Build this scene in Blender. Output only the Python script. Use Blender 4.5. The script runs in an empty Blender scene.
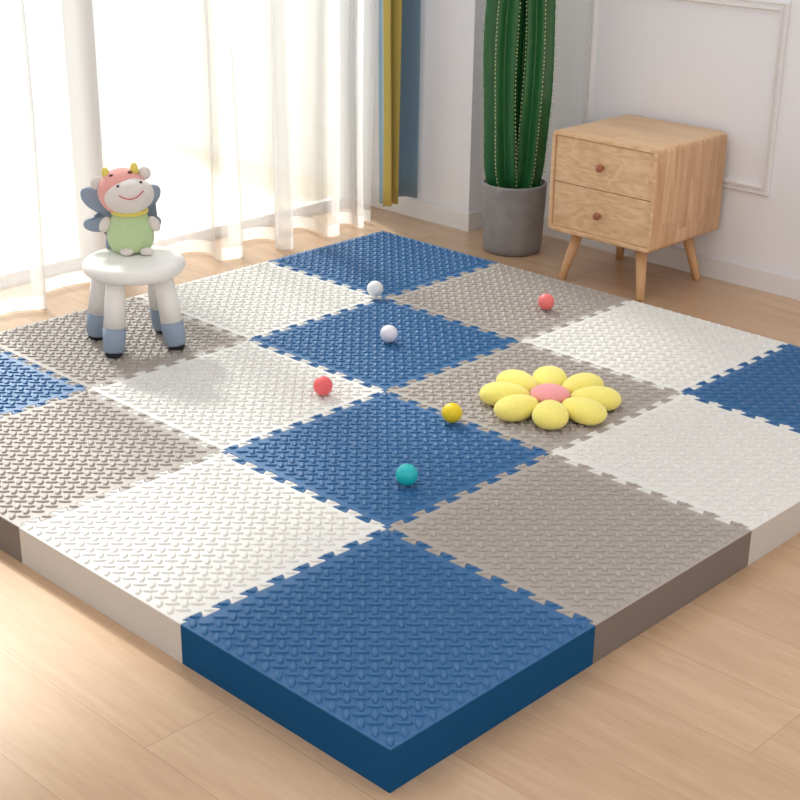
import bpy, bmesh, math, random
from mathutils import Vector, Matrix
from mathutils.geometry import tessellate_polygon
random.seed(7)
C = bpy.context.scene.collection
sc = bpy.context.scene
PI = math.pi

# ------------------------------------------------------------ camera, world, sun, exposure
cam = bpy.data.objects.new('camera', bpy.data.cameras.new('camera'))
C.objects.link(cam); sc.camera = cam
cam.data.sensor_width = 36.0
cam.data.lens = 1445.458 / 800 * 36.0
cam.location = (-1.53301, -1.48382, 1.63890)
cam.rotation_mode = 'XYZ'
_R = (Matrix.Rotation(-0.8057546, 3, 'Z') @ Matrix.Rotation(1.1817291, 3, 'X') @ Matrix.Rotation(0.0135434, 3, 'Z'))
cam.rotation_euler = _R.to_euler('XYZ')
cam.data.clip_start = 0.05

SKY_SUNSIDE, SKY_AWAY, SKY_STRENGTH = (1.0, 0.985, 0.96, 1), (0.36, 0.38, 0.42, 1), 1.14
world = bpy.data.worlds.new('world'); sc.world = world; world.use_nodes = True
nt = world.node_tree; nt.nodes.clear()
_o = nt.nodes.new('ShaderNodeOutputWorld'); _b = nt.nodes.new('ShaderNodeBackground')
_tc = nt.nodes.new('ShaderNodeTexCoord'); _s = nt.nodes.new('ShaderNodeSeparateXYZ')
_r = nt.nodes.new('ShaderNodeMapRange'); _m = nt.nodes.new('ShaderNodeMix'); _m.data_type = 'RGBA'
nt.links.new(_tc.outputs['Generated'], _s.inputs[0]); nt.links.new(_s.outputs['Y'], _r.inputs['Value'])
_r.inputs['From Min'].default_value = -0.6; _r.inputs['From Max'].default_value = 0.15
nt.links.new(_r.outputs[0], _m.inputs[0])
_m.inputs[6].default_value = SKY_AWAY; _m.inputs[7].default_value = SKY_SUNSIDE
nt.links.new(_m.outputs[2], _b.inputs['Color']); _b.inputs['Strength'].default_value = SKY_STRENGTH
nt.links.new(_b.outputs[0], _o.inputs['Surface'])

sun = bpy.data.objects.new('sun', bpy.data.lights.new('sun', 'SUN')); C.objects.link(sun)
sun.data.energy = 4.3; sun.data.angle = math.radians(7); sun.data.color = (1.0, 0.975, 0.935)
sun.rotation_euler = Vector((-0.22, -0.72, -0.66)).to_track_quat('-Z', 'Y').to_euler()
sun.location = (0, 5, 5)

sc.view_settings.view_transform = 'Standard'; sc.view_settings.look = 'None'
sc.view_settings.gamma = 1.0; sc.view_settings.use_curve_mapping = False
sc.view_settings.exposure = 0.33
sc.cycles.transparent_max_bounces = 16

# ------------------------------------------------------------ helpers
def srgb(r, g, b):
    f = lambda c: c / 12.92 if c <= .04045 else ((c + .055) / 1.055) ** 2.4
    return (f(r / 255), f(g / 255), f(b / 255), 1)

def mat(name, col, rough=.5, spec=.5, noise_amt=0.0, noise_scale=200, bump=0.0, bump_scale=400, coat=0.0, sheen=0.0):
    m = bpy.data.materials.new(name); m.use_nodes = True
    n = m.node_tree.nodes; l = m.node_tree.links; p = n['Principled BSDF']
    p.inputs['Base Color'].default_value = col; p.inputs['Roughness'].default_value = rough
    p.inputs['Specular IOR Level'].default_value = spec
    p.inputs['Coat Weight'].default_value = coat
    p.inputs['Sheen Weight'].default_value = sheen
    tc = n.new('ShaderNodeTexCoord')
    if noise_amt:
        t = n.new('ShaderNodeTexNoise'); t.inputs['Scale'].default_value = noise_scale; t.inputs['Detail'].default_value = 4
        l.new(tc.outputs['Object'], t.inputs['Vector'])
        mx = n.new('ShaderNodeMix'); mx.data_type = 'RGBA'
        mx.inputs[6].default_value = tuple(c * (1 - noise_amt) for c in col[:3]) + (1,)
        mx.inputs[7].default_value = tuple(min(1, c * (1 + noise_amt)) for c in col[:3]) + (1,)
        l.new(t.outputs['Fac'], mx.inputs[0]); l.new(mx.outputs[2], p.inputs['Base Color'])
    if bump:
        t2 = n.new('ShaderNodeTexNoise'); t2.inputs['Scale'].default_value = bump_scale; t2.inputs['Detail'].default_value = 3
        l.new(tc.outputs['Object'], t2.inputs['Vector'])
        b = n.new('ShaderNodeBump'); b.inputs['Strength'].default_value = bump; b.inputs['Distance'].default_value = .002
        l.new(t2.outputs['Fac'], b.inputs['Height']); l.new(b.outputs[0], p.inputs['Normal'])
    return m

def wood(name, c1, c2, grain='Y', across='X', stave=0.05, length=0.3, rough=.45, vary=.16, off=0.0, loff=0.0,
         gap=0.0, gapcol=None, rings=6.0, spec=.5, stretch=14.0, detail_amt=1.0, stagger=None):
    """boards of width `stave` running along `grain`, random tone per board, streaky grain"""
    m = bpy.data.materials.new(name); m.use_nodes = True
    n = m.node_tree.nodes; l = m.node_tree.links; p = n['Principled BSDF']
    p.inputs['Roughness'].default_value = rough; p.inputs['Specular IOR Level'].default_value = spec
    def M(op, a, b=None, c=None):
        q = n.new('ShaderNodeMath'); q.operation = op
        for i, v in enumerate((a, b, c)):
            if v is None: continue
            if isinstance(v, (int, float)): q.inputs[i].default_value = v
            else: l.new(v, q.inputs[i])
        return q.outputs[0]
    tc = n.new('ShaderNodeTexCoord'); s = n.new('ShaderNodeSeparateXYZ'); l.new(tc.outputs['Object'], s.inputs[0])
    g, a = s.outputs[grain], s.outputs[across]
    third = s.outputs[[k for k in 'XYZ' if k not in (grain, across)][0]]
    an = M('DIVIDE', M('SUBTRACT', a, off), stave); ai = M('FLOOR', an)
    w1 = n.new('ShaderNodeTexWhiteNoise'); w1.noise_dimensions = '1D'; l.new(ai, w1.inputs['W'])
    stag = M('MULTIPLY', w1.outputs['Value'], length) if stagger is None else M('MULTIPLY', ai, stagger)
    gn = M('DIVIDE', M('ADD', M('ADD', g, loff), stag), length); gi = M('FLOOR', gn)
    cv = n.new('ShaderNodeCombineXYZ'); l.new(ai, cv.inputs[0]); l.new(gi, cv.inputs[1])
    w2 = n.new('ShaderNodeTexWhiteNoise'); w2.noise_dimensions = '3D'; l.new(cv.outputs[0], w2.inputs['Vector'])
    rnd = w2.outputs['Value']
    # grain
    gv = n.new('ShaderNodeCombineXYZ')
    l.new(M('ADD', a, M('MULTIPLY', rnd, 7.3)), gv.inputs[0]); l.new(M('ADD', M('DIVIDE', g, stretch), M('MULTIPLY', rnd, 3.1)), gv.inputs[1]); l.new(third, gv.inputs[2])
    t1 = n.new('ShaderNodeTexNoise'); t1.inputs['Scale'].default_value = 90; t1.inputs['Detail'].default_value = 5; l.new(gv.outputs[0], t1.inputs['Vector'])
    t2 = n.new('ShaderNodeTexNoise'); t2.inputs['Scale'].default_value = rings; t2.inputs['Detail'].default_value = 2; t2.inputs['Distortion'].default_value = .6
    l.new(gv.outputs[0], t2.inputs['Vector'])
    band = M('FRACT', M('MULTIPLY', t2.outputs['Fac'], 9.0)); band = M('ABSOLUTE', M('SUBTRACT', band, .5))
    f = M('ADD', M('MULTIPLY', M('SUBTRACT', t1.outputs['Fac'], .5), 1.1 * detail_amt), M('MULTIPLY', band, .8 * detail_amt))
    f = M('ADD', f, M('MULTIPLY', M('SUBTRACT', rnd, .5), vary * 4)); f = M('ADD', f, .3)
    cl = n.new('ShaderNodeClamp'); l.new(f, cl.inputs[0])
    mx = n.new('ShaderNodeMix'); mx.data_type = 'RGBA'; mx.inputs[6].default_value = c1; mx.inputs[7].default_value = c2
    l.new(cl.outputs[0], mx.inputs[0]); col = mx.outputs[2]
    if gap:
        fa = M('FRACT', an); da = M('MULTIPLY', M('MINIMUM', fa, M('SUBTRACT', 1.0, fa)), stave)
        fg = M('FRACT', gn); dg = M('MULTIPLY', M('MINIMUM', fg, M('SUBTRACT', 1.0, fg)), length)
        d = M('MINIMUM', da, dg); k = M('LESS_THAN', d, gap)
        mg = n.new('ShaderNodeMix'); mg.data_type = 'RGBA'; l.new(k, mg.inputs[0]); l.new(col, mg.inputs[6]); mg.inputs[7].default_value = gapcol
        col = mg.outputs[2]
        b = n.new('ShaderNodeBump'); b.inputs['Strength'].default_value = .12; b.inputs['Distance'].default_value = .0006
        l.new(M('MINIMUM', M('DIVIDE', d, gap * 3), 1.0), b.inputs['Height']); l.new(b.outputs[0], p.inputs['Normal'])
    l.new(col, p.inputs['Base Color'])
    return m

def obj(name, bm, m, parent=None, smooth=False, loc=None):
    me = bpy.data.meshes.new(name)
    bm.normal_update(); bm.to_mesh(me); bm.free()
    if smooth:
        for pl in me.polygons: pl.use_smooth = True
    o = bpy.data.objects.new(name, me); C.objects.link(o)
    for mm in (m if isinstance(m, (list, tuple)) else [m]): me.materials.append(mm)
    if parent: o.parent = parent
    if loc: o.location = loc
    return o

def tag(o, label=None, cat=None, group=None, kind=None):
    if label: o['label'] = label
    if cat: o['category'] = cat
    if group: o['group'] = group
    if kind: o['kind'] = kind
    return o

def thing(name, label, cat, loc=(0, 0, 0), rotz=0, group=None):
    o = bpy.data.objects.new(name, None); C.objects.link(o)
    o.empty_display_size = .05; o.location = loc; o.rotation_euler = (0, 0, rotz)
    return tag(o, label, cat, group)

def struct(name, bm, m, smooth=False, parent=None):
    o = obj(name, bm, m, parent, smooth)
    if not parent: o['kind'] = 'structure'
    return o

def box(bm, x0, x1, y0, y1, z0, z1, bev=0.0, seg=2):
    r = bmesh.ops.create_cube(bm, size=1.0, matrix=Matrix.Translation(((x0 + x1) / 2, (y0 + y1) / 2, (z0 + z1) / 2)) @ Matrix.Diagonal((x1 - x0, y1 - y0, z1 - z0, 1)))
    if bev:
        es = list({e for v in r['verts'] for e in v.link_edges})
        bmesh.ops.bevel(bm, geom=es, offset=bev, segments=seg, profile=.5, affect='EDGES')
    return bm

def bx(*a, **k):
    bm = bmesh.new(); return box(bm, *a, **k)

def ell(bm, c, r, rot=None, seg=24, rings=14, power=1.0):
    M4 = Matrix.Translation(c) @ (rot.to_4x4() if rot else Matrix.Identity(4)) @ Matrix.Diagonal((*r, 1))
    bmesh.ops.create_uvsphere(bm, u_segments=seg, v_segments=rings, radius=1.0, matrix=M4)
    return bm

def lathe(bm, prof, seg=32, c=(0, 0, 0), cap=True):
    rings = []
    for r, z in prof:
        rings.append([bm.verts.new((c[0] + r * math.cos(2 * PI * k / seg), c[1] + r * math.sin(2 * PI * k / seg), c[2] + z)) for k in range(seg)])
    for a, b in zip(rings, rings[1:]):
        for k in range(seg):
            bm.faces.new((a[k], a[(k + 1) % seg], b[(k + 1) % seg], b[k]))
    if cap:
        bm.faces.new(list(reversed(rings[0]))); bm.faces.new(rings[-1])
    return bm

def tube(bm, pts, rads, seg=16, cap=True):
    """tapered tube through points"""
    pts = [Vector(p) for p in pts]; rings = []
    if not isinstance(rads, (list, tuple)): rads = [rads] * len(pts)
    for i, p in enumerate(pts):
        d = (pts[min(i + 1, len(pts) - 1)] - pts[max(i - 1, 0)]).normalized()
        up = Vector((0, 0, 1)) if abs(d.z) < .9 else Vector((1, 0, 0))
        s = d.cross(up).normalized(); t = s.cross(d).normalized()
        rings.append([bm.verts.new(p + rads[i] * (math.cos(2 * PI * k / seg) * s + math.sin(2 * PI * k / seg) * t)) for k in range(seg)])
    for a, b in zip(rings, rings[1:]):
        for k in range(seg): bm.faces.new((a[k], a[(k + 1) % seg], b[(k + 1) % seg], b[k]))
    if cap: bm.faces.new(list(reversed(rings[0]))); bm.faces.new(rings[-1])
    bmesh.ops.recalc_face_normals(bm, faces=bm.faces)
    return bm

# ------------------------------------------------------------ materials
M = {}
M['wall'] = mat('wall_paint', srgb(238, 238, 242), .75, .2, .012, 3, .12, 180)
M['trim'] = mat('trim_paint', srgb(232, 230, 230), .45, .4)
M['floor'] = wood('floor_planks', srgb(206, 174, 142), srgb(182, 147, 115), 'Y', 'X', stave=.1985, length=1.22, rough=.27, vary=.10,
                  off=-.03, loff=-.42 - .406, stagger=-.406, gap=.0010, gapcol=srgb(176, 142, 110), rings=2.5, spec=.6, stretch=9, detail_amt=.75)
M['blue'] = mat('blue_foam', srgb(32, 97, 150), .36, .55, .10, 900, .35, 1400)
M['white'] = mat('white_foam', srgb(228, 226, 221), .45, .4, .03, 900, .25, 1400)
M['grey'] = mat('grey_foam', srgb(171, 162, 155), .42, .5, .09, 900, .35, 1400)
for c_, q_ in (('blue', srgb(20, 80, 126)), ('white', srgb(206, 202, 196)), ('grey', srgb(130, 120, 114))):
    M[c_ + '_side'] = mat(c_ + '_foam_side', q_, .9, .12, .05, 700, .3, 1500)  # side faces: darker, rougher and less glossy than the tile tops
M['balcony'] = mat('balcony_tile', srgb(240, 226, 205), .7, .2, .04, 3)
M['parapet'] = mat('parapet_paint', srgb(245, 243, 240), .8, .2)

# ------------------------------------------------------------ the room
WX, PX, PY, WY = 3.09, 2.90, 2.39, 3.02     # side wall, pillar face, pillar end, window wall
struct('floor', bx(-3.5, WX, -3.5, WY + .12, -.05, 0), M['floor'])
struct('wall_right', bx(WX, WX + .12, -3.5, WY + .12, -.05, 3.0), M['wall'])
struct('wall_pillar', bx(PX, WX, PY, WY, 0, 3.0), M['wall'])
bm = bmesh.new(); box(bm, -3.5, PX, WY, WY + .12, 2.35, 4.0); box(bm, -3.5, -2.6, WY, WY + .12, 0, 2.35)  # unseen extra height added to block sun coming over the roofless room
struct('wall_window', bm, M['wall'])
def board(name, x0, x1, y0, y1):
    bm = bx(x0, x1, y0, y1, 0, .080)
    top = [e for e in bm.edges if all(v.co.z > .07 for v in e.verts)]
    bmesh.ops.bevel(bm, geom=top, offset=.004, segments=2, affect='EDGES')
    return struct(name, bm, M['trim'])
board('baseboard_right', WX - .013, WX, -3.5, PY - .013)
board('baseboard_pillar', PX - .013, PX, PY - .013, WY)
board('baseboard_return', PX, WX, PY - .013, PY)

# picture-frame moulding on the wall: stepped profile swept round a rectangle
def moulding(name, y0, y1, z0, z1):
    prof = [(0, .0), (.010, .0), (.014, .004), (.014, .009), (.007, .012), (.007, .020), (.017, .024), (.017, .030), (.008, .034), (0, .036)]
    bm = bmesh.new(); rings = []
    for (sy, sz, y, z) in ((1, 1, y0, z0), (-1, 1, y1, z0), (-1, -1, y1, z1), (1, -1, y0, z1)):
        rings.append([bm.verts.new((WX - d, y + sy * w, z + sz * w)) for d, w in prof])
    for i in range(4):
        a, b = rings[i], rings[(i + 1) % 4]
        for k in range(len(prof) - 1): bm.faces.new((a[k], b[k], b[k + 1], a[k + 1]))
    bmesh.ops.recalc_face_normals(bm, faces=bm.faces)
    return struct(name, bm, M['trim'])
moulding('trim_1', 1.113, 1.965, .352, 1.035)

# window: a sliding glass door in a white frame, balcony beyond
fm = M['trim']
bm = bmesh.new()
box(bm, -2.6, PX, WY + .02, WY + .09, 2.29, 2.35); box(bm, -2.6, PX, WY + .02, WY + .09, 0, .012)
box(bm, -2.6, -2.54, WY + .02, WY + .09, .012, 2.29); box(bm, PX - .05, PX, WY + .02, WY + .09, .012, 2.29)
win = struct('window_1', bm, fm)
mg = bpy.data.materials.new('pane_glass'); mg.use_nodes = True
n = mg.node_tree.nodes; l = mg.node_tree.links; n.remove(n['Principled BSDF'])
g_ = n.new('ShaderNodeBsdfGlossy'); g_.inputs['Roughness'].default_value = .02
t_ = n.new('ShaderNodeBsdfTransparent'); t_.inputs[0].default_value = (.95, .97, .96, 1)
lw = n.new('ShaderNodeFresnel'); lw.inputs[0].default_value = 1.35; x_ = n.new('ShaderNodeMixShader')
l.new(lw.outputs[0], x_.inputs[0]); l.new(t_.outputs[0], x_.inputs[1]); l.new(g_.outputs[0], x_.inputs[2]); l.new(x_.outputs[0], n['Material Output'].inputs[0])
edges = [-2.54, -1.2, .12, 1.5, PX - .05]
for i in range(4):
    a, b = edges[i], edges[i + 1]; yo = WY + (.035 if i % 2 else .06)
    bm = bmesh.new()
    box(bm, a, a + .05, yo - .015, yo + .015, .012, 2.29); box(bm, b - .05, b, yo - .015, yo + .015, .012, 2.29)
    box(bm, a + .05, b - .05, yo - .015, yo + .015, .012, .04); box(bm, a + .05, b - .05, yo - .015, yo + .015, 2.23, 2.29)
    s_ = obj('sash', bm, fm, win)
    obj('pane', bx(a + .05, b - .05, yo - .003, yo + .003, .04, 2.23), mg, s_)
o = struct('floor_balcony', bx(-3.5, 4.6, WY + .12, 4.9, -.07, -.02), M['balcony'])
struct('wall_balcony_side', bx(3.1, 3.22, WY + .12, 4.9, -.02, 1.0), M['parapet'])
struct('wall_left', bx(-3.32, -3.2, -3.5, WY + .12, 0, 3.0), M['wall'])
struct('wall_front', bx(-3.32, WX + .12, -3.62, -3.5, 0, 3.0), mat('low_bounce_wall_paint', srgb(196, 192, 188), .8, .2))  # out of view; paint darkened to cut the bounce light from this wall

# ------------------------------------------------------------ foam tiles
T, H, ZT = .6, .096, .0940     # tile, height, flat top
NB = 16; PIT = T / NB
def edge_curve():
    """offsets along a shared edge: (s, level)"""
    a, d = .0108, .0062; out = [(0, 0)]
    lv = 0
    for k in range(16):
        s = (k + .5) * PIT
        nx = 0 if k == 15 else (a if k % 2 == 0 else -a)
        sg = 1 if nx > lv else -1
        def q(lev): return s - sg * d * (lev / a)
        # small chamfers on heads so they read as rounded
        e = .35
        l0, l1 = lv, nx
        if l0: out.append((q(l0) - .0032 if True else 0, l0))
        out.append((q(l0 + (l1 - l0) * (.12 if l0 else 0)), l0 + (l1 - l0) * (.12 if l0 else 0)))
        out.append((q(l0 + (l1 - l0) * (.88 if l1 else 1)), l0 + (l1 - l0) * (.88 if l1 else 1)))
        if l1: out.append((q(l1) + .0032, l1))
        lv = nx
    out.append((T, 0))
    return out
EC = edge_curve()
def inside(p, poly):
    x, y = p; r = False; j = len(poly) - 1
    for i in range(len(poly)):
        xi, yi = poly[i]; xj, yj = poly[j]
        if (yi > y) != (yj > y) and x < (xj - xi) * (y - yi) / (yj - yi) + xi: r = not r
        j = i
    return r
def offset_poly(P, d):
    n_ = len(P); out = []
    for i in range(n_):
        a, b, c = Vector(P[i - 1]), Vector(P[i]), Vector(P[(i + 1) % n_])
        e1 = (b - a).normalized(); e2 = (c - b).normalized()
        n1 = Vector((-e1.y, e1.x)); n2 = Vector((-e2.y, e2.x))
        m_ = (n1 + n2); k = m_.length
        m_ = m_ / k if k > 1e-6 else n1
        out.append(tuple(b + m_ * min(d / max(m_.dot(n1), .35), d * 2)))
    return out
def tile_outline(i, j):
    P = []
    flip = lambda: None
    # bottom edge (y = 0) left to right
    if j > 0: P += [(s, l_) for s, l_ in EC[:-1]]
    else: P += [(0, 0)]
    if i < 3: P += [(T + l_, s) for s, l_ in EC[:-1]]
    else: P += [(T, 0)]
    if j < 3: P += [(s, T + l_) for s, l_ in reversed(EC[1:])]
    else: P += [(T, T)]
    if i > 0: P += [(l_, s) for s, l_ in reversed(EC[1:])]
    else: P += [(0, T)]
    return P
BUMP = [(1.0, 0.0), (.90, .70), (.66, .96)]
def add_bump(bm, cx, cy, ang, la, lb, hgt):
    ca, sa = math.cos(ang), math.sin(ang); seg = 10; rings = []
    for f, z in BUMP:
        r = []
        for k in range(seg):
            t = 2 * PI * k / seg
            # lens outline: slightly pointed ends
            u = la * f * math.cos(t); v = lb * f * math.sin(t) * (1 - .25 * abs(math.cos(t)))
            r.append(bm.verts.new((cx + u * ca - v * sa, cy + u * sa + v * ca, ZT + hgt * z - (.0004 if z == 0 else 0))))
        rings.append(r)
    top = bm.verts.new((cx, cy, ZT + hgt))
    fs = []
    for a, b in zip(rings, rings[1:]):
        for k in range(seg): fs.append(bm.faces.new((a[k], a[(k + 1) % seg], b[(k + 1) % seg], b[k])))
    for k in range(seg): fs.append(bm.faces.new((rings[-1][k], rings[-1][(k + 1) % seg], top)))
    for f in fs: f.smooth = True
def make_tile(i, j, m, label):
    P0 = tile_outline(i, j)
    P1 = offset_poly(P0, .0004); P2 = offset_poly(P0, .0017)
    bm = bmesh.new()
    bot = [bm.verts.new((x, y, 0.0)) for x, y in P1]
    mid = [bm.verts.new((x, y, ZT - .0016)) for x, y in P1]
    top = [bm.verts.new((x, y, ZT)) for x, y in P2]
    N = len(P1)
    for a, b in ((bot, mid), (mid, top)):
        for k in range(N):
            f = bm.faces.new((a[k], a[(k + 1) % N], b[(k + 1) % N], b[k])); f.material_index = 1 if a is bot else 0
    bm.faces.new(list(reversed(bot)))
    for a, b, c in tessellate_polygon([[v.co for v in top]]):
        f = bm.faces.new((top[a], top[b], top[c])); f.normal_update()
        if f.normal.z < 0: f.normal_flip()
    ring = lambda cx, cy, ang, la, lb: [(cx + la * math.cos(t) * math.cos(ang) - lb * math.sin(t) * math.sin(ang), cy + la * math.cos(t) * math.sin(ang) + lb * math.sin(t) * math.cos(ang)) for t in [k * PI / 4 for k in range(8)]]
    def place(cx, cy, ang, la, lb, hgt):
        for s in (1.0, .72, .5):
            if all(inside(q, P2) for q in ring(cx, cy, ang, la * s * 1.05, lb * s * 1.05)):
                return add_bump(bm, cx, cy, ang, la * s, lb * (s * .5 + .5), hgt)
    for a in range(NB):
        for b in range(NB):
            place((a + .5) * PIT, (b + .5) * PIT, PI / 4, .0172, .0080, .0049)      # leaf along the diagonal
    for a in range(NB + 1):
        for b in range(NB + 1):
            place(a * PIT, b * PIT, -PI / 4, .0165, .0048, .0042)                     # leaf across it
    o = obj('foam_tile', bm, m, loc=(i * T, j * T, 0))
    tag(o, label, 'play mat tile', 'interlocking foam floor tiles')
    return o
tiles = {
 (0, 0): ('blue', 'blue textured foam tile at the nearest corner of the play mat'),
 (1, 0): ('grey', 'grey foam tile on the right edge, next to the nearest blue corner tile'),
 (2, 0): ('white', 'white foam tile on the right edge of the mat, cut by the picture edge'),
 (3, 0): ('blue', 'blue foam tile at the far right end of the mat near the wall'),
 (0, 1): ('white', 'white foam tile on the left edge, left of the nearest blue corner tile'),
 (1, 1): ('blue', 'blue foam tile with the turquoise ball on it'),
 (2, 1): ('grey', 'grey foam tile under the yellow flower cushion'),
 (3, 1): ('white', 'white foam tile on the back edge in front of the bedside cabinet'),
 (0, 2): ('grey', 'pale grey foam tile on the left edge of the mat'),
 (1, 2): ('white', 'white foam tile with the red ball on it'),
 (2, 2): ('blue', 'blue foam tile in the middle with a white ball on it'),
 (3, 2): ('grey', 'grey foam tile with the coral pink ball near the cactus'),
 (0, 3): ('blue', 'blue foam tile at the far left, lit pale by the window'),
 (1, 3): ('grey', 'grey foam tile under the white stool'),
 (2, 3): ('white', 'white foam tile by the sheer curtain, right of the stool'),
 (3, 3): ('blue', 'blue foam tile at the farthest corner, by the coloured drapes')}
for (i, j), (c, lab) in tiles.items(): make_tile(i, j, [M[c], M[c + '_side']], lab)
ZM = .0986   # what stands on the mat stands on the relief

# ------------------------------------------------------------ sheer curtain
def sheer(name, a0, dens):
    m = bpy.data.materials.new(name); m.use_nodes = True
    n = m.node_tree.nodes; l = m.node_tree.links; n.remove(n['Principled BSDF'])
    tr = n.new('ShaderNodeBsdfTransparent'); tl = n.new('ShaderNodeBsdfTranslucent'); df = n.new('ShaderNodeBsdfDiffuse')
    tl.inputs[0].default_value = (.98, .975, .97, 1); df.inputs[0].default_value = (.95, .945, .93, 1)
    mx = n.new('ShaderNodeMixShader'); mx.inputs[0].default_value = .22
    l.new(tl.outputs[0], mx.inputs[1]); l.new(df.outputs[0], mx.inputs[2])
    lw = n.new('ShaderNodeLayerWeight'); lw.inputs[0].default_value = .5
    # thread density seen at an angle: 1-(1-a)^(1/cos)
    mr = n.new('ShaderNodeMapRange'); l.new(lw.outputs['Facing'], mr.inputs[0])
    mr.inputs['From Min'].default_value = .25; mr.inputs['From Max'].default_value = 1; mr.inputs['To Min'].default_value = a0; mr.inputs['To Max'].default_value = dens
    fx = n.new('ShaderNodeMixShader'); l.new(mr.outputs[0], fx.inputs[0]); l.new(tr.outputs[0], fx.inputs[1]); l.new(mx.outputs[0], fx.inputs[2])
    l.new(fx.outputs[0], n['Material Output'].inputs[0])
    return m
M['sheer'] = sheer('sheer_voile', .36, .96); M['hem'] = sheer('sheer_hem', .72, .99)
KEY = [(.85, 2.83), (.87, 2.79), (.91, 2.77), (.97, 2.775), (1.06, 2.715), (1.085, 2.80), (1.10, 2.87), (1.22, 2.885), (1.36, 2.865),
       (1.40, 2.80), (1.43, 2.77), (1.52, 2.77), (1.56, 2.86), (1.70, 2.91), (1.84, 2.93), (1.90, 2.85), (1.86, 2.76), (1.93, 2.725), (1.965, 2.75), (1.985, 2.86), (2.08, 2.895), (2.18, 2.885),
       (2.20, 2.80), (2.13, 2.73), (2.155, 2.685), (2.19, 2.70), (2.22, 2.82), (2.30, 2.90), (2.40, 2.905), (2.425, 2.82), (2.40, 2.72), (2.44, 2.695),
       (2.47, 2.72), (2.50, 2.80), (2.56, 2.83), (2.60, 2.79), (2.575, 2.735), (2.61, 2.72), (2.635, 2.765), (2.66, 2.80), (2.682, 2.775), (2.688, 2.748)]
def cr(p0, p1, p2, p3, t):
    f = lambda a, b, c, d: .5 * (2 * b + (c - a) * t + (2 * a - 5 * b + 4 * c - d) * t * t + (3 * b - a - 3 * c + d) * t ** 3)
    return (f(p0[0], p1[0], p2[0], p3[0]), f(p0[1], p1[1], p2[1], p3[1]))
path = []
for k in range(len(KEY) - 1):
    a = KEY[max(k - 1, 0)]; b = KEY[k]; c = KEY[k + 1]; d = KEY[min(k + 2, len(KEY) - 1)]
    for q in range(4): path.append(cr(a, b, c, d, q / 4))
path.append(KEY[-1])
def curtain_mesh(path, zs, ymid=2.80, shrink=.30, ztop=2.55):
    bm = bmesh.new(); rows = []
    for z in zs:
        f = z / ztop; row = []
        for (x, y) in path:
            yy = ymid + (y - ymid) * (1 - shrink * f)
            xx = x + .018 * math.sin(x * 5 + z * 1.7) * f + .006 * math.sin(x * 23 + z * 3.1)
            yy += .005 * math.sin(x * 31 + z * 4.0)
            row.append(bm.verts.new((xx, yy, z)))
        rows.append(row)
    for a, b in zip(rows, rows[1:]):
        for k in range(len(a) - 1): bm.faces.new((a[k], a[k + 1], b[k + 1], b[k]))
    return bm
cu = thing('sheer_curtain', 'white see-through sheer curtain hanging in folds in front of the bright window', 'curtain', (0, 0, 0))
zs = [.055] + [.055 + (2.5 - .055) * k / 22 for k in range(1, 23)]
obj('sheer_panel', curtain_mesh(path, zs), M['sheer'], cu, smooth=True)
hm = obj('hem', curtain_mesh(path, [.006, .02, .038, .055]), M['hem'], cu, smooth=True); tag(hm, 'denser doubled hem band')

# ------------------------------------------------------------ drapes
M['drape_blue'] = mat('drape_blue', srgb(130, 157, 176), .9, .1, .10, 300, .5, 700, sheen=.2)
M['drape_olive'] = mat('drape_olive', srgb(190, 170, 92), .9, .1, .10, 300, .5, 700, sheen=.2)
dr = thing('drape_curtain', 'heavy colour-blocked drape, olive yellow between grey-blue, beside the sheer curtain', 'curtain', (0, 0, 0))
def drape(name, pts, z0, m):
    bm = bmesh.new(); rows = []; P = []
    for k in range(len(pts) - 1):
        a = pts[max(k - 1, 0)]; b = pts[k]; c = pts[k + 1]; d = pts[min(k + 2, len(pts) - 1)]
        for q in range(5): P.append(cr(a, b, c, d, q / 5))
    P.append(pts[-1])
    for r in range(24):
        z = z0 + (2.5 - z0) * r / 23
        rows.append([bm.verts.new((x + .005 * math.sin(z * 2.3 + x * 40), y + .005 * math.sin(z * 3 + x * 60), z)) for x, y in P])
    for a, b in zip(rows, rows[1:]):
        for k in range(len(a) - 1): bm.faces.new((a[k], a[k + 1], b[k + 1], b[k]))
    o = obj(name, bm, m, dr, smooth=True)
    s = o.modifiers.new('thick', 'SOLIDIFY'); s.thickness = .004
    return o
drape('blue_panel', [(2.716, 2.738), (2.706, 2.708), (2.685, 2.69)], .085, M['drape_blue'])['label'] = 'grey-blue strip next to the sheer'
drape('olive_panel', [(2.685, 2.69), (2.700, 2.655), (2.710, 2.675), (2.718, 2.705), (2.728, 2.72), (2.745, 2.67), (2.757, 2.655), (2.768, 2.68)], .088, M['drape_olive'])['label'] = 'olive yellow middle panel'
drape('blue_panel', [(2.768, 2.68), (2.785, 2.72), (2.815, 2.735), (2.852, 2.70), (2.862, 2.655), (2.876, 2.672)], .095, M['drape_blue'])['label'] = 'grey-blue outer panel nearest the wall'

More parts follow.
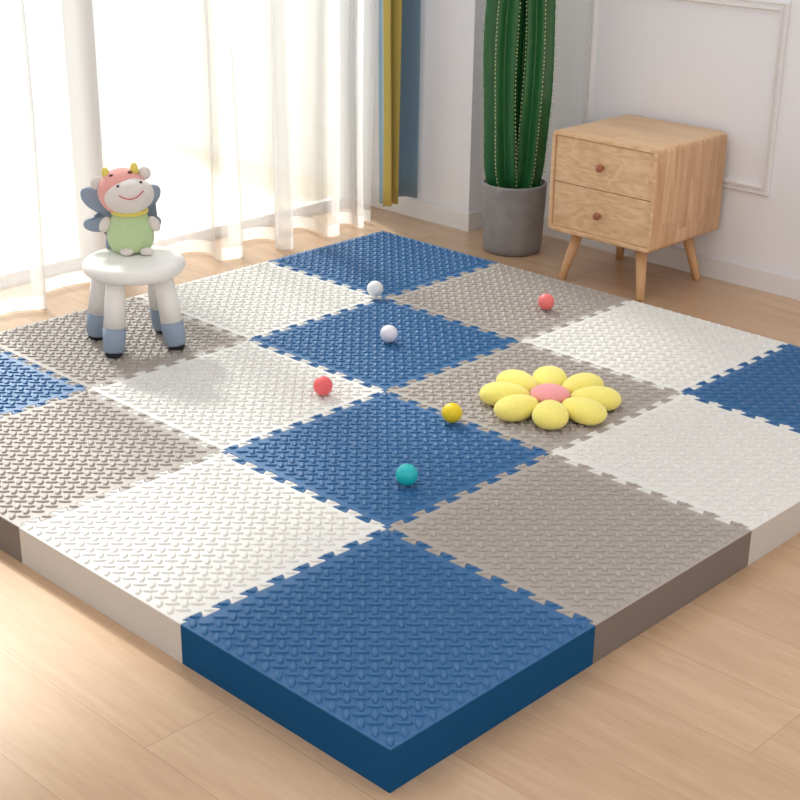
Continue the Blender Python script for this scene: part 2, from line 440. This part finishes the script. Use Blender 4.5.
# ------------------------------------------------------------ bedside cabinet
W1, W2 = srgb(236, 200, 158), srgb(206, 160, 116)
M['oak_side'] = wood('oak_side', W1, srgb(200, 150, 108), 'Z', 'X', .055, .30, .42, .09, rings=5)
M['oak_top'] = wood('oak_top', W1, srgb(214, 172, 128), 'Y', 'X', .06, .35, .40, .08, rings=4)
M['oak_front'] = wood('oak_front', srgb(240, 206, 164), srgb(206, 162, 116), 'Y', 'Z', .40, .17, .42, .035, rings=9, stretch=3.2, off=-.01)
M['oak_leg'] = wood('oak_leg', srgb(226, 182, 134), srgb(200, 152, 106), 'Z', 'X', .2, 2, .42, .02, rings=3)
M['knob'] = wood('knob_wood', srgb(176, 112, 80), srgb(140, 82, 58), 'X', 'Y', .1, 1, .45, .02)
cab = thing('bedside_cabinet', 'light oak bedside cabinet with two drawers and four splayed legs against the wall', 'cabinet', (2.84, 1.522, 0))
cx0, cx1, cy0, cy1, cz0, cz1 = -.22, .222, -.231, .232, .190, .563
# case made of joined boards: shell open to the front, rounded outside
def rounded_case():
    bm = bmesh.new(); R_ = .022; t = .017; seg = 6
    def ring(x, r_off, rr):
        pts = []
        y0, y1, z0, z1 = cy0 + r_off, cy1 - r_off, cz0 + r_off, cz1 - r_off
        for (cy, cz, a0) in ((y1 - rr, z1 - rr, 0), (y0 + rr, z1 - rr, PI / 2), (y0 + rr, z0 + rr, PI), (y1 - rr, z0 + rr, 1.5 * PI)):
            for k in range(seg + 1):
                a = a0 + PI / 2 * k / seg; pts.append(bm.verts.new((x, cy + rr * math.cos(a), cz + rr * math.sin(a))))
        return pts
    rs = [ring(cx1, .004, R_ - .004), ring(cx1 - .004, 0, R_), ring(cx0 + .005, 0, R_), ring(cx0 + .0015, .0015, R_ - .0015), ring(cx0, .005, R_ - .005),
          ring(cx0, t - .002, .006), ring(cx0 + .002, t, .004), ring(cx0 + .030, t, .004)]
    for a, b in zip(rs, rs[1:]):
        for k in range(len(a)): bm.faces.new((a[k], a[(k + 1) % len(a)], b[(k + 1) % len(a)], b[k]))
    bm.faces.new(rs[0]); bm.faces.new(rs[-1])
    bmesh.ops.recalc_face_normals(bm, faces=bm.faces)
    return bm
body = obj('case', rounded_case(), [M['oak_side'], M['oak_top']], cab)
for pl in body.data.polygons:
    if abs(pl.normal.z) > .75 and pl.center.z > .5: pl.material_index = 1
    pl.use_smooth = abs(pl.normal.x) < .9 and len(pl.vertices) == 4
body.data.materials.append(M['oak_front'])
for pl in body.data.polygons:
    if pl.normal.x < -.9: pl.material_index = 2
zmid = .376; g = .0022; t = .017
for (z0, z1, lab, kz) in ((zmid + g / 2, cz1 - t - g, 'upper drawer front', .460), (cz0 + t + g, zmid - g / 2, 'lower drawer front', .285)):
    d = obj('drawer', bx(cx0 + .006, cx0 + .028, cy0 + t + g, cy1 - t - g, z0, z1, bev=.0012), M['oak_front'], cab)
    bm = bmesh.new()
    lathe(bm, [(.0060, 0), (.0052, .006), (.0055, .010), (.0120, .013), (.0148, .018), (.0135, .024), (.007, .0270)], 20)
    bmesh.ops.transform(bm, matrix=Matrix.Translation((cx0 + .0062, .002, kz)) @ Matrix.Rotation(-PI / 2, 4, 'Y'), verts=bm.verts)
    obj('knob', bm, M['knob'], d, smooth=True)['label'] = 'round reddish-brown wooden knob'
for sx, sy in ((-1, -1), (-1, 1), (1, -1), (1, 1)):
    bm = bmesh.new()
    tube(bm, [(sx * .182, sy * .180, .0008), (sx * .1815, sy * .1795, .004), (sx * .142, sy * .140, cz0 + .001)], [.0135, .0148, .0225], 20)
    for v in bm.verts:
        if v.co.z < .003: v.co.z = .0004
        if v.co.z > .18: v.co.z = cz0 + .001
    obj('leg', bm, M['oak_leg'], cab, smooth=True)

# ------------------------------------------------------------ cactus in its pot
def concrete():
    m = mat('concrete', srgb(148, 146, 146), .85, .25, .30, 18, .5, 90)
    return m
M['concrete'] = concrete()
M['soil'] = mat('soil', srgb(70, 58, 48), .95, .1, .3, 60, .9, 120)
M['cactus'] = mat('cactus_green', srgb(38, 100, 52), .30, .5, .22, 22, .25, 60)
M['spine'] = mat('cactus_spine', srgb(206, 208, 160), .7, .2)
pot_c = (2.820, 2.084)
pt = thing('cactus_pot', 'round grey concrete pot standing on the floor beside the cabinet', 'pot', (*pot_c, 0))
bm = bmesh.new(); lathe(bm, [(.105, .0004), (.112, .005), (.118, .03), (.128, .268), (.128, .275), (.125, .278), (.118, .278), (.115, .275), (.1145, .22), (.05, .215)], 56)
obj('pot_body', bm, M['concrete'], pt, smooth=True)
bm = bmesh.new(); lathe(bm, [(.1142, .221), (.1142, .240), (.09, .243), (.04, .245)], 40); obj('soil', bm, M['soil'], pt, smooth=True)

cc = thing('cactus', 'tall dark green ribbed column cactus growing in the grey concrete pot', 'cactus', (*pot_c, .244))
rt = Vector((.693, -.721, 0)); fw = Vector((.721, .693, 0))   # seen from the room's near corner: right, away
def cactus_stem(off_r, off_f, rad, height, ribs, phase, seed, lean, base_taper):
    bm = bmesh.new(); seg = ribs * 10; rows = []; spines = bmesh.new()
    rnd = random.Random(seed); nz = 64
    def center(z):
        o_ = rt * (off_r + lean * z + .006 * math.sin(z * 7 + seed)) + fw * (off_f + .004 * math.sin(z * 9 + seed * 2))
        # stems converge at soil
        k = 1 - math.exp(-z / .06)
        return Vector((o_.x * (.55 + .45 * k), o_.y * (.55 + .45 * k), z))
    def env(z):
        e = rad * (1 - base_taper * math.exp(-z / .035)) * (1 + .03 * math.sin(z * 11 + seed))
        if z > height - .08: e *= math.sqrt(max(0.0004, 1 - ((z - height + .08) / .08) ** 2))
        return e
    def rr(a, z):
        u = abs(math.cos((a * ribs + phase) / 2)) ** .75     # pointed ridges, deep grooves
        u2 = 1 - abs(((a * ribs + phase) / (2 * PI)) % 1 - .5) * 2
        ridge = u2 ** 1.0
        return env(z) * (.42 + .58 * (.55 * ridge + .45 * ridge ** 2.2))
    for q in range(nz + 1):
        z = height * q / nz - .003 * (q == 0); c = center(z); row = []
        for k in range(seg):
            a = 2 * PI * k / seg
            r = rr(a, z) * (1 + .012 * math.sin(z * 190 + k)) 
            row.append(bm.verts.new((c.x + r * math.cos(a), c.y + r * math.sin(a), z)))
        rows.append(row)
    for a, b in zip(rows, rows[1:]):
        for k in range(seg): bm.faces.new((a[k], a[(k + 1) % seg], b[(k + 1) % seg], b[k]))
    bm.faces.new(list(reversed(rows[0]))); bm.faces.new(rows[-1])
    for k in range(ribs):
        a = (2 * PI * (k + .5) - phase) / ribs
        z = .015
        while z < height - .03:
            c = center(z); r = rr(a, z)
            p = Vector((c.x + r * math.cos(a), c.y + r * math.sin(a), z))
            bmesh.ops.create_icosphere(spines, subdivisions=1, radius=.0026, matrix=Matrix.Translation(p) @ Matrix.Diagonal((1, 1, 1.5, 1)))
            z += .0155 * rnd.uniform(.85, 1.15)
    s = obj('stem', bm, M['cactus'], cc, smooth=True)
    sp = obj('spines', spines, M['spine'], s); sp['kind'] = 'stuff'
cactus_stem(-.062, -.014, .080, 1.15, 6, .9, 1, .000, .32)
cactus_stem(.057, -.004, .073, 1.22, 6, 2.9, 4, .000, .12)
cactus_stem(.004, .056, .060, 1.05, 6, 1.4, 8, 0, .15)

# ------------------------------------------------------------ stool with butterfly back
M['stool_white'] = mat('stool_plastic', srgb(245, 243, 238), .35, .5)
M['stool_blue'] = mat('stool_blue', srgb(146, 163, 184), .45, .4)
M['rubber'] = mat('rubber', srgb(45, 48, 55), .8, .2)
st = thing('kids_stool', "child's white plastic stool with grey-blue feet and a grey-blue butterfly back", 'stool', (.932, 2.005, ZM), math.radians(-46))
S0 = .374 - ZM     # seat top height above the mat
bm = bmesh.new(); lathe(bm, [(.118, S0 - .050), (.138, S0 - .047), (.150, S0 - .036), (.1545, S0 - .024), (.151, S0 - .011), (.141, S0 - .003), (.128, S0), (.05, S0 - .0005)], 56)
obj('seat', bm, M['stool_white'], st, smooth=True)
# legs in stool frame (x: right, y: away): two near, two far
for (tx, ty, fx, fy) in ((-.042, -.085, -.054, -.116), (.092, -.034, .122, -.042), (-.106, .030, -.136, .040), (.048, .080, .058, .112)):
    a = Vector((fx, fy, .012)); b = Vector((tx, ty, S0 - .046)); f = lambda t: a + (b - a) * t
    rad = lambda t: .0315 - .0075 * t
    lg = obj('leg', tube(bmesh.new(), [f(.34), f(.7), f(1)], [.0335, .0310, .0275], 24), M['stool_white'], st, smooth=True)
    bm = bmesh.new(); tube(bm, [f(0), f(.03), f(.2), f(.345)], [.0280, .0320, .0342, .0340], 24)
    obj('foot_cap', bm, M['stool_blue'], lg, smooth=True)['label'] = 'grey-blue foot cap'
    bm = bmesh.new(); lathe(bm, [(.022, .0), (.026, .004), (.026, .0125)], 24, (fx, fy, 0)); obj('rubber_foot', bm, M['rubber'], lg, smooth=True)
# butterfly backrest: closed outline from overlapping lobes, thick and rounded
def butterfly():
    N = 160; pts = []
    lobes = [((-.078, .150), (.050, .031), 140), ((.078, .150), (.050, .031), 40), ((-.076, .074), (.043, .024), 178), ((.076, .074), (.043, .024), 2), ((0, .10), (.046, .095), 0), ((-.045, .125), (.040, .028), 140), ((.045, .125), (.040, .028), 40), ((0, .012), (.056, .055), 0)]
    def field(x, y):
        s = 0
        for (c, r, a) in lobes:
            a = math.radians(a); dx, dy = x - c[0], y - c[1]
            u = dx * math.cos(a) + dy * math.sin(a); v = -dx * math.sin(a) + dy * math.cos(a)
            d = (u / r[0]) ** 2 + (v / r[1]) ** 2
            s += math.exp(-3.6 * (d - 1))
        return s
    o = (0, .11)
    for k in range(N):
        a = 2 * PI * k / N; r = .30
        while r > .02 and field(o[0] + r * math.cos(a), o[1] + r * math.sin(a)) < 1.0: r -= .0012
        pts.append((o[0] + r * math.cos(a), max(o[1] + r * math.sin(a), -.002)))
    return pts
bp_ = butterfly(); bm = bmesh.new(); rings = []
cen = Vector((0, .11))
for (yo, ins) in ((-.011, .006), (-.0085, .0015), (-.005, 0), (.005, 0), (.0085, .0015), (.011, .006)):
    Q = offset_poly(bp_, ins) if ins else bp_
    rings.append([bm.verts.new((x, yo, z)) for x, z in Q])
for a, b in zip(rings, rings[1:]):
    for k in range(len(a)): bm.faces.new((a[k], a[(k + 1) % len(a)], b[(k + 1) % len(a)], b[k]))
fa = bm.faces.new(rings[0]); fb = bm.faces.new(rings[-1]); bmesh.ops.triangulate(bm, faces=[fa, fb]); bmesh.ops.recalc_face_normals(bm, faces=bm.faces)
bk = obj('backrest', bm, M['stool_blue'], st); bk.location = (-.047, .104, S0); bk.rotation_euler = (math.radians(-6), 0, math.radians(12))
bk['label'] = 'grey-blue butterfly-shaped back'

# ------------------------------------------------------------ plush cow
plush = lambda nme, c: mat(nme, c, .95, .1, .10, 160, .9, 420, sheen=.35)
M['pl_green'] = plush('plush_green', srgb(196, 222, 170)); M['pl_face'] = plush('plush_face', srgb(232, 226, 220))
M['pl_pink'] = plush('plush_pink', srgb(244, 176, 170)); M['pl_yellow'] = plush('plush_yellow', srgb(236, 220, 110))
M['pl_dark'] = mat('plush_eye', srgb(40, 34, 34), .3, .5); M['pl_spot'] = plush('plush_spot', srgb(105, 70, 66)); M['pl_smile'] = mat('smile_thread', srgb(206, 88, 92), .8, .2)
toy = thing('plush_cow', 'small plush cow with green body, pink hood and smiling face sitting on the stool', 'plush toy', (.968, 2.064, .3742), math.radians(-46 + 6))
K = 1.0
# body: egg, flattened at the base
bm = bmesh.new(); prof = [(.040, 0.0), (.056, .005), (.066, .020), (.0715, .042), (.071, .065), (.064, .090), (.054, .110), (.046, .122), (.030, .130)]
lathe(bm, prof, 40); bmesh.ops.scale(bm, vec=(1, .88, 1), verts=bm.verts)
obj('body', bm, M['pl_green'], toy, smooth=True)
bm = bmesh.new(); r_ = []
for k in range(49):
    a = 2 * PI * k / 48; r_.append((.049 * math.cos(a), .043 * math.sin(a), .125))
tube(bm, r_, .0085, 10, cap=False); obj('collar', bm, M['pl_yellow'], toy, smooth=True)
HR = Matrix.Rotation(math.radians(-9), 3, 'Y')       # head rolled, right side up
hc = Vector((-.004, -.004, .185))
hd = lambda p: hc + HR @ Vector(p)
bm = bmesh.new(); ell(bm, hd((-.012, .008, .000)), (.075, .062, .072), HR, 40, 24); hood = obj('head', bm, M['pl_pink'], toy, smooth=True); hood['label'] = 'pink hooded head'
bm = bmesh.new(); ell(bm, hd((.008, -.026, -.008)), (.0750, .050, .053), HR, 40, 24)
for v in bm.verts: v.co += Vector((0, 0, 0))
face = obj('face', bm, M['pl_face'], hood, smooth=True)
def on_face(x, z):
    # point on the muzzle's surface, local head frame
    cx, cz = x - .008, z + .008
    t = max(0, 1 - (cx / .0750) ** 2 - (cz / .053) ** 2)
    return hd((x, -.026 - .050 * math.sqrt(t), z))
for x in (-.015, .052):
    bm = bmesh.new(); ell(bm, on_face(x, .032 if x < 0 else .030), (.0048, .003, .0055), HR, 12, 8); obj('eye', bm, M['pl_dark'], hood, smooth=True)
bm = bmesh.new(); pts = []
for k in range(21):
    t = k / 20 * 2 - 1; pts.append(on_face(.020 + .036 * t, -.007 + .016 * t * t) + Vector((0, -.0008, 0)))
tube(bm, pts, .0017, 8); obj('smile', bm, M['pl_smile'], hood, smooth=True)
for x, z in ((-.082, .038), (.062, .044)):
    bm = bmesh.new(); ell(bm, hd((x, .012, z)), (.020, .012, .020), HR, 20, 12); obj('ear', bm, M['pl_face'], hood, smooth=True)
for x in (-.047, .034):
    bm = bmesh.new(); p0 = hd((x, .004, .050)); p1 = hd((x * 1.08, .004, .073)); p2 = hd((x * 1.06, .004, .081))
    tube(bm, [p0, (p0 + p1) / 2, p1, p2], [.0135, .013, .0105, .006], 14); obj('horn', bm, M['pl_yellow'], hood, smooth=True)
for x in (-.032, .024):
    bm = bmesh.new()
    t = math.sqrt(max(0, 1 - ((x + .008) / .075) ** 2 - ((.060 - .006) / .068) ** 2))
    ell(bm, hd((x, .010 - .060 * t, .060)), (.0075, .004, .0045), HR, 12, 8); obj('spot', bm, M['pl_spot'], hood, smooth=True)
for s in (-1, 1):
    bm = bmesh.new(); ell(bm, (s * .073, -.012, .086), (.017, .016, .026), Matrix.Rotation(s * math.radians(-28), 3, 'Y'), 20, 12); obj('arm', bm, M['pl_face'], toy, smooth=True)
    bm = bmesh.new(); ell(bm, (s * .030 + .020, -.056, .0125), (.021, .014, .0118), None, 20, 12); obj('foot', bm, M['pl_face'], toy, smooth=True)

# ------------------------------------------------------------ balls
BR = .0275
def ball(name, x, y, col, label, seam=True):
    m = mat('plastic_' + name, col, .38, .45)
    bm = bmesh.new(); ell(bm, (0, 0, 0), (BR, BR, BR), None, 48, 28)
    # moulding seam: a fine raised band round the middle
    for v in bm.verts:
        if abs(v.co.z) < .0012: v.co.x *= 1.012; v.co.y *= 1.012
    o = obj('plastic_ball', bm, m, smooth=True, loc=(x, y, ZM + BR)); o.rotation_euler = (random.uniform(.3, 1.2), random.uniform(0, 1), random.uniform(0, 3))
    tag(o, label, 'ball', 'small plastic balls scattered on the play mat')
ball('white', 1.782, 1.823, srgb(238, 240, 242), 'white ball at the tip of the far white tile, farther of the two white balls')
ball('white', 1.493, 1.473, srgb(238, 236, 244), 'white ball resting in the middle of the central blue tile')
ball('red', 1.049, 1.297, srgb(246, 106, 110), 'bright pink-red ball lying on a white tile, left of centre')
ball('yellow', 1.164, .910, srgb(246, 214, 30), 'bright yellow ball left of the yellow flower cushion')
ball('teal', .794, .724, srgb(28, 186, 190), 'turquoise ball on the blue tile, nearest of the balls')
ball('coral', 2.094, 1.332, srgb(240, 120, 118), 'coral pink ball on the grey tile in front of the cabinet')

# ------------------------------------------------------------ flower cushion
M['petal'] = mat('petal_plush', srgb(250, 234, 126), .9, .15, .10, 120, .5, 300, sheen=.3)
M['petal_c'] = mat('flower_centre_plush', srgb(240, 158, 160), .9, .15, .08, 120, .5, 300, sheen=.3)
fl = thing('flower_cushion', 'yellow plush flower cushion with eight petals and a pink centre on a grey tile', 'cushion', (1.452, .802, ZM))
for k in range(8):
    a = math.radians(-141 + 45 * k)
    bm = bmesh.new(); bmesh.ops.create_uvsphere(bm, u_segments=32, v_segments=20, radius=1)
    for v in bm.verts:
        x, y, z = v.co; w = .049 * (1 + .22 * x) ; 
        v.co = Vector((x * .072, y * w, z * .033 * (1 + .12 * x)))
        if v.co.z < -.022: v.co.z = -.022 - (-.022 - v.co.z) * .25
    zz = min(v.co.z for v in bm.verts)
    bmesh.ops.transform(bm, matrix=Matrix.Rotation(a, 4, 'Z') @ Matrix.Translation((.126, 0, -zz)), verts=bm.verts)
    obj('petal', bm, M['petal'], fl, smooth=True)
bm = bmesh.new(); ell(bm, (0, 0, .032), (.056, .056, .024), None, 32, 20); obj('flower_centre', bm, M['petal_c'], fl, smooth=True)
